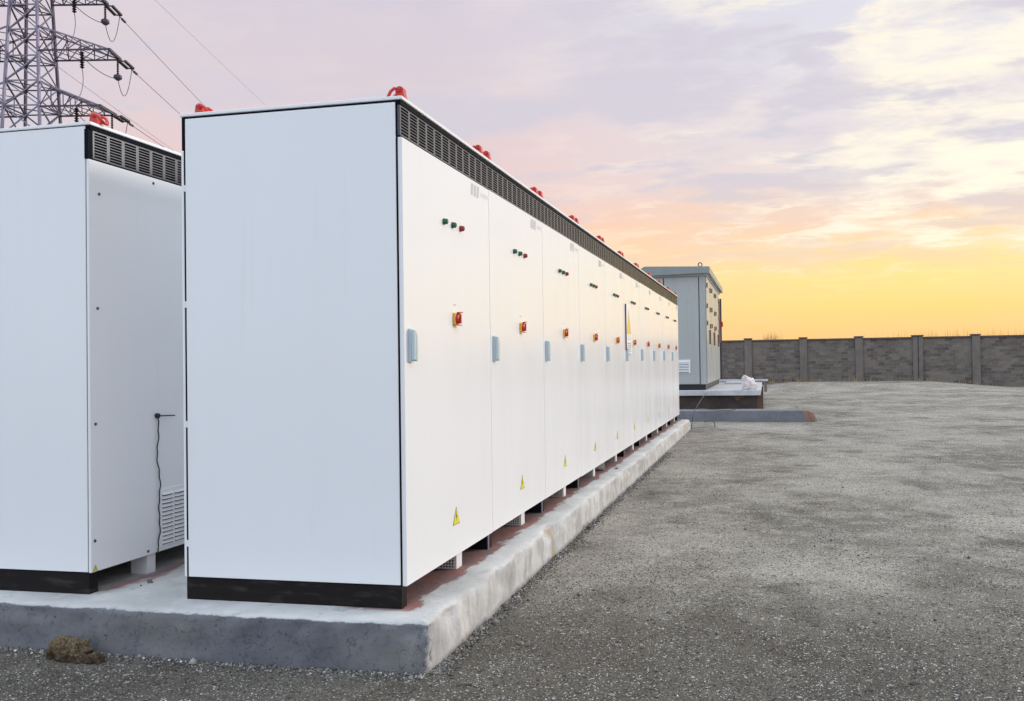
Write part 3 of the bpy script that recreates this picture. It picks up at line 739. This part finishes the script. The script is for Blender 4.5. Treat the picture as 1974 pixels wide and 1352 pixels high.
# cables hanging at the far end of the long pad
for lab, pts in (('black cable hanging down at the far end of the long concrete plinth', [(.215, 12.98, .02), (.235, 13.0, .20), (.26, 13.2, .34), (.27, 14.5, .46), (.20, 17, .50), (.05, 20.15, .44)]),
                 ('black cable curving right towards the low kerb block', [(.28, 13.6, .38), (.38, 14.0, .34), (.56, 14.6, .29), (.80, 15.1, .25), (.95, 15.28, .26)]),
                 ('short loop of black cable lying on the ground past the plinth end', [(.42, 13.4, .13), (.52, 13.4, .14), (.60, 13.5, .12), (.62, 13.55, .015)])):
    pp = []
    P_ = [Vector(p) for p in pts]; P_ = [2*P_[0]-P_[1]]+P_+[2*P_[-1]-P_[-2]]
    for i in range(1, len(P_)-2):
        for k in range(8):
            u = k/8; a_, b_, c_, d_ = P_[i-1:i+3]
            pp.append(.5*((2*b_)+(c_-a_)*u+(2*a_-5*b_+4*c_-d_)*u*u+(3*b_-a_-3*c_+d_)*u**3))
    pp.append(P_[-2])
    tag(link('cable', MB().tube(pp, .007, 6).mesh('cable', 'cable', True)), lab, 'cable')

# ------------------------------------------------------------------ boundary wall
t = thing('boundary_wall', 'long grey masonry boundary wall with pillars closing the far side of the yard', 'wall', (4, 49.6, 0))
PX = [-11.8, -8.7, -5.6, -2.5, .59, 3.71, 6.79, 9.95, 13.0, 16.1, 19.2, 22.3]
for k, x_ in enumerate(PX):
    pw = .21 if k != 7 else .27
    p_ = kp('pillar', MB().box(x_-pw, x_+pw, 49.42, 49.82, -.9, 2.50), 'wall_pillar', .01)
    kp('pillar_cap', MB().box(x_-pw-.04, x_+pw+.04, 49.36, 49.88, 2.501, 2.57), 'coping', .01, p_)
    if k == 7: kp('joint', MB().box(x_-.01, x_+.03, 49.41, 49.43, -.5, 2.49), 'seam', 0, p_)
    if k < len(PX)-1:
        pn = .21 if k+1 != 7 else .27
        b_ = kp('panel', MB().box(x_+pw+.002, PX[k+1]-pn-.002, 49.55, 49.79, -.9, 2.38), 'wall_masonry')
        kp('coping', MB().box(x_+pw+.002, PX[k+1]-pn-.002, 49.48, 49.85, 2.381, 2.47), 'coping', .01, b_)

def blades(items, name, label, cat):
    mb = MB()
    for (x, y, z0, h, lean) in items:
        a_ = random.random()*6.28; wv = .010+.012*random.random(); dx, dy = math.cos(a_)*wv, math.sin(a_)*wv
        lx, ly = lean*h*math.cos(a_+1), lean*h*math.sin(a_+1)
        mb.add([(x-dx, y-dy, z0), (x+dx, y+dy, z0), (x+dx*.7+lx*.4, y+dy*.7+ly*.4, z0+h*.6), (x-dx*.7+lx*.4, y-dy*.7+ly*.4, z0+h*.6), (x+lx, y+ly, z0+h)], [(0, 1, 2, 3), (3, 2, 4)])
    tag(link(name, mb.mesh(name, 'dry_grass')), label, cat, kind='stuff')
it = []
for _ in range(1000):
    x = random.choice((random.uniform(6.5, 19), random.uniform(9, 18), random.uniform(1.5, 2.4)))
    it.append((x, random.uniform(50.3, 52.5), -.1, 2.62+.62*random.random()**1.8+.25*max(0, noise.noise((x*1.3, 0, 3))), random.uniform(.02, .16)))
blades(it, 'dry_reeds', 'sparse dry reeds showing above the boundary wall', 'reeds')
it = []
for cx_, n_, sp in ((3.75, 70, .45), (9.95, 60, .8), (12.9, 30, .5), (6.9, 40, .9), (5, 40, 2), (2.0, 50, .5)):
    for _ in range(n_):
        x = random.gauss(cx_, sp); y = 49.3-abs(random.gauss(0, .35)); it.append((x, y, gh(x, y)-.01, random.uniform(.06, .30), random.uniform(.1, .6)))
blades(it, 'wall_weeds', 'low dry weeds along the foot of the boundary wall', 'weeds')

# ------------------------------------------------------------------ small things near by
def rock(name, loc, size, mt, label, cat, sub=3, seed=0, amp=.35, flatb=-.4):
    bm = bmesh.new(); bmesh.ops.create_icosphere(bm, subdivisions=sub, radius=1); o = Vector((seed, seed*2, 1))
    for v in bm.verts:
        p = v.co.copy(); f_ = 1+amp*noise.fractal(p*1.5+o, 1, 2, 6)+.30*amp*noise.cell(p*2.6+o)+.12*amp*noise.noise(p*9+o)
        q = p*f_; q.z = max(q.z, flatb); v.co = (q.x*size[0], q.y*size[1], (q.z-flatb)*size[2])
    me = bpy.data.meshes.new(name); bm.to_mesh(me); bm.free(); me.materials.append(MATS[mt])
    return tag(link(name, me, None, loc), label, cat)
rock('rock', (-1.455, -.280, -.030), (.098, .055, .080), 'rock', 'brown mossy rock lying against the dark end of the concrete plinth', 'rock', 4, 3.3, .55)
rock('rock', (-1.315, -.305, -.008), (.045, .03, .03), 'rock', 'small brown stone just right of the mossy rock', 'rock', 3, 8.1, .5)
rock('concrete_chip', (-.275, -.052, PADZ), (.034, .022, .005), 'pale_chip', 'flat pale concrete chip at the foot of the nearest cabinet', 'concrete chip', 2, 1.2, .4)
rock('concrete_chip', (-.185, -.030, PADZ), (.016, .012, .004), 'pale_chip', 'small pale crumb right of the flat concrete chip', 'concrete chip', 2, 5.2, .4)
rock('stone', (-1.456, .246, PADZ), (.014, .012, .012), 'dark_stone', 'small dark stone on the plinth between the two cabinet rows', 'stone', 2, 2.2, .4)
rock('stone', (-1.462, .185, PADZ), (.006, .006, .005), 'dark_stone', 'tiny dark pebble in front of the small stone between the rows', 'stone', 1, 4.2, .4)
rock('stone', (.10, 5.2, PADZ), (.018, .014, .009), 'dark_stone', 'little dark pebble on the plinth top beside the row, halfway along', 'stone', 2, 6.2, .4)
t = thing('cup', 'small white plastic cup lying under the fourth cabinet', 'cup', (-.06, 5.05, PADZ))
link('body', MB().tube([(-.05, 0, .042), (.045, .02, .042)], [.030, .041], 12).mesh('body', 'bottle'), t)
link('rim', MB().tube([(.043, .0195, .042), (.050, .021, .042)], [.044, .044], 12).mesh('rim', 'bottle'), t)

# ------------------------------------------------------------------ pylon and lines
E1 = Vector((.7269, .6867, 0)); E2 = Vector((-.6867, .7269, 0)); PC = Vector((CAM[0], CAM[1], 0))+E2*75
def L(e1, e2, z_): return E1*e1+E2*e2+Vector((0, 0, z_))
def sc(z_): return 1+(23.9-z_)*.0356
CN = [(1.54, .38), (-.38, 1.54), (-1.54, -.38), (.38, -1.54)]     # right, back, left, front
t = thing('pylon', 'tall steel lattice power pylon with three pairs of arms at upper left', 'pylon', tuple(PC))
def leg(k, z_): return L(CN[k][0]*sc(z_), CN[k][1]*sc(z_), z_)
for k in range(4):
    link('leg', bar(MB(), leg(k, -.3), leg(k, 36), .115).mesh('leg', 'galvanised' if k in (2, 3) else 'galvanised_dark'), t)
levels = [36, 34.2, 32.4, 30.6, 29.2, 27.4, 25.6, 23.7, 21.9, 20.1, 18.0, 15.5, 12.5, 9, 5, 0.0]
for i in range(len(levels)-1):
    za, zb_ = levels[i], levels[i+1]
    for k in range(4):
        j = (k+1) % 4
        for p_, q_ in ((leg(k, za), leg(j, zb_)), (leg(j, za), leg(k, zb_))):
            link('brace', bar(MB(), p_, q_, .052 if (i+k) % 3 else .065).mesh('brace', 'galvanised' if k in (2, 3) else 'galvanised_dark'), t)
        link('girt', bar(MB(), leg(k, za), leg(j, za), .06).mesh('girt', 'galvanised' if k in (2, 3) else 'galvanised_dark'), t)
    if i < 13:
        link('girt', bar(MB(), leg(0, za), leg(2, za), .045).mesh('girt', 'galvanised_dark'), t)
def insulator(p, q, n=10, r=.13):
    p, q = Vector(p), Vector(q); mb = MB(); pts = []; rs = []
    for i in range(n*2+1):
        pts.append(p.lerp(q, i/(n*2))); rs.append(r if i % 2 else r*.35)
    return mb.tube(pts, rs, 7)
TIERS = [(28.1, 4.3, 4.07), (24.05, 5.04, 4.74), (20.0, 4.25, 4.14)]
PIXW = [(600, 410), (600, 440), (600, 461)]
def pix(px, py, depth):
    return Vector(CAM)+(F+R2*((px-1100)/1720)-U2*((py-676)/1720))*depth
wires = []
for ti, (za, tn, tf) in enumerate(TIERS):
    for sgn in (1, -1):
        arm = link('crossarm', MB().mesh('crossarm', 'galvanised'), t) if False else None
        A, B = (3, 0) if sgn > 0 else (2, 1)
        TN, TF = leg(A, za)+R*(sgn*tn), leg(B, za)+R*(sgn*tf)
        arm = link('crossarm', bar(MB(), TN, TF, .13).mesh('crossarm', 'galvanised_dark'), t)
        for lg_, tip in ((A, TN), (B, TF)):
            lo, hi = leg(lg_, za), leg(lg_, za+1.8)
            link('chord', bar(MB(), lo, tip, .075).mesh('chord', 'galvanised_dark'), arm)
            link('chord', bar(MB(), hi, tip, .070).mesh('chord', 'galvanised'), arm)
            for q in range(1, 5):
                u0, u1 = (q-1)/5, q/5
                link('strut', bar(MB(), lo.lerp(tip, u1), hi.lerp(tip, u1), .035).mesh('strut', 'galvanised_dark'), arm)
                link('strut', bar(MB(), lo.lerp(tip, u0), hi.lerp(tip, u1), .035).mesh('strut', 'galvanised_dark'), arm)
        for q in range(5):
            u0, u1 = q/5, (q+1)/5
            for h_ in (0, 1.8):
                a0, b0 = leg(A, za+h_), leg(B, za+h_)
                link('strut', bar(MB(), a0.lerp(TN, u0), b0.lerp(TF, u1), .035).mesh('strut', 'galvanised_dark'), arm)
                link('strut', bar(MB(), b0.lerp(TF, u0), a0.lerp(TN, u1), .035).mesh('strut', 'galvanised_dark'), arm)
        # insulators: strain pair towards the next tower, jumper string, near strain string
        far_ = pix(*PIXW[ti], 230)-PC if sgn > 0 else pix(PIXW[ti][0]-70, PIXW[ti][1]+40, 230)-PC
        dr = (far_-TF).normalized()
        side_ = dr.cross(Vector((0, 0, 1))).normalized()*.22
        s0 = TF+dr*.35
        for sg in (1, -1):
            link('insulator', insulator(s0+side_*sg, s0+dr*2.2+side_*sg, 9).mesh('insulator', 'insulator_glaze'), arm)
        for q in (s0, s0+dr*2.2):
            link('yoke', bar(MB(), q+side_*1.3, q-side_*1.3, .06).mesh('yoke', 'galvanised_dark'), arm)
        link('fitting', MB().tube([TF, s0], .05, 5).tube([s0+dr*2.2, s0+dr*2.9], .045, 5).tube([s0+dr*3.2, s0+dr*4.0], .10, 6).mesh('fitting', 'galvanised_dark'), arm)
        hp = TF.lerp(TN, .25)+Vector((0, 0, -.1))
        link('insulator', insulator(hp, hp+Vector((0, 0, -1.15)), 9, .10).mesh('insulator', 'insulator_glaze'), arm)
        link('weight', MB().tube([hp+Vector((0, 0, -1.15)), hp+Vector((0, 0, -1.25)), hp+Vector((0, 0, -1.45)), hp+Vector((0, 0, -1.6))], [.10, .28, .30, .12], 9).mesh('weight', 'galvanised_dark'), arm)
        lo = leg(A, za); np_ = lo.lerp(TN, .62)
        link('insulator', insulator(np_+Vector((0, 0, -.15)), np_+Vector((0, 0, -1.35)), 7, .17).mesh('insulator', 'insulator_glaze'), arm)
        # jumper loops
        a0, b0 = hp+Vector((0, 0, -1.5)), s0+dr*2.6
        pts = [a0.lerp(b0, u)+Vector((0, 0, -2.3*4*u*(1-u)*.7)) for u in np.linspace(0, 1, 15)]
        pts2 = [np_+Vector((0, 0, -1.35))+L(0.25*math.sin(u*2.2)-1.1*u*u, -.6*u, -3.4*u) for u in np.linspace(0, 1, 10)]
        pts3 = [hp+Vector((0, 0, -1.5))+L(-2.6*u, -.5*u, 1.6*u*u-.1*u) for u in np.linspace(0, 1, 10)]
        link('jumper', MB().tube(pts, .028, 4).tube(pts2, .028, 4).tube(pts3, .028, 4).mesh('jumper', 'wire'), arm)
        wires.append((TF+dr*2.6+s0-TF+PC, far_+PC, ti, sgn))
names = {(0, 1): 'power line running from the top right arm of the pylon', (1, 1): 'power line running from the middle right arm of the pylon', (2, 1): 'power line running from the lowest right arm of the pylon'}
def wire(p, q, sag, lab, wr=.024):
    pts = [p.lerp(q, u)+Vector((0, 0, -sag*4*u*(1-u))) for u in np.linspace(0, 1, 28)]
    tag(link('power_line', MB().tube(pts, wr, 5).mesh('power_line', 'wire', True)), lab, 'power line', 'power lines from the pylon')
for p, q, ti, sgn in wires:
    if sgn > 0: wire(p, q, .5, names[(ti, sgn)])
wire(pix(110, 128, 66), pix(620, 490, 230), .3, 'thin power line passing behind the arms from the left of the pylon', .015)
wire(pix(230, -66, 66), pix(640, 320, 230), .3, 'thin faint line high above the others at the top of the picture', .013)
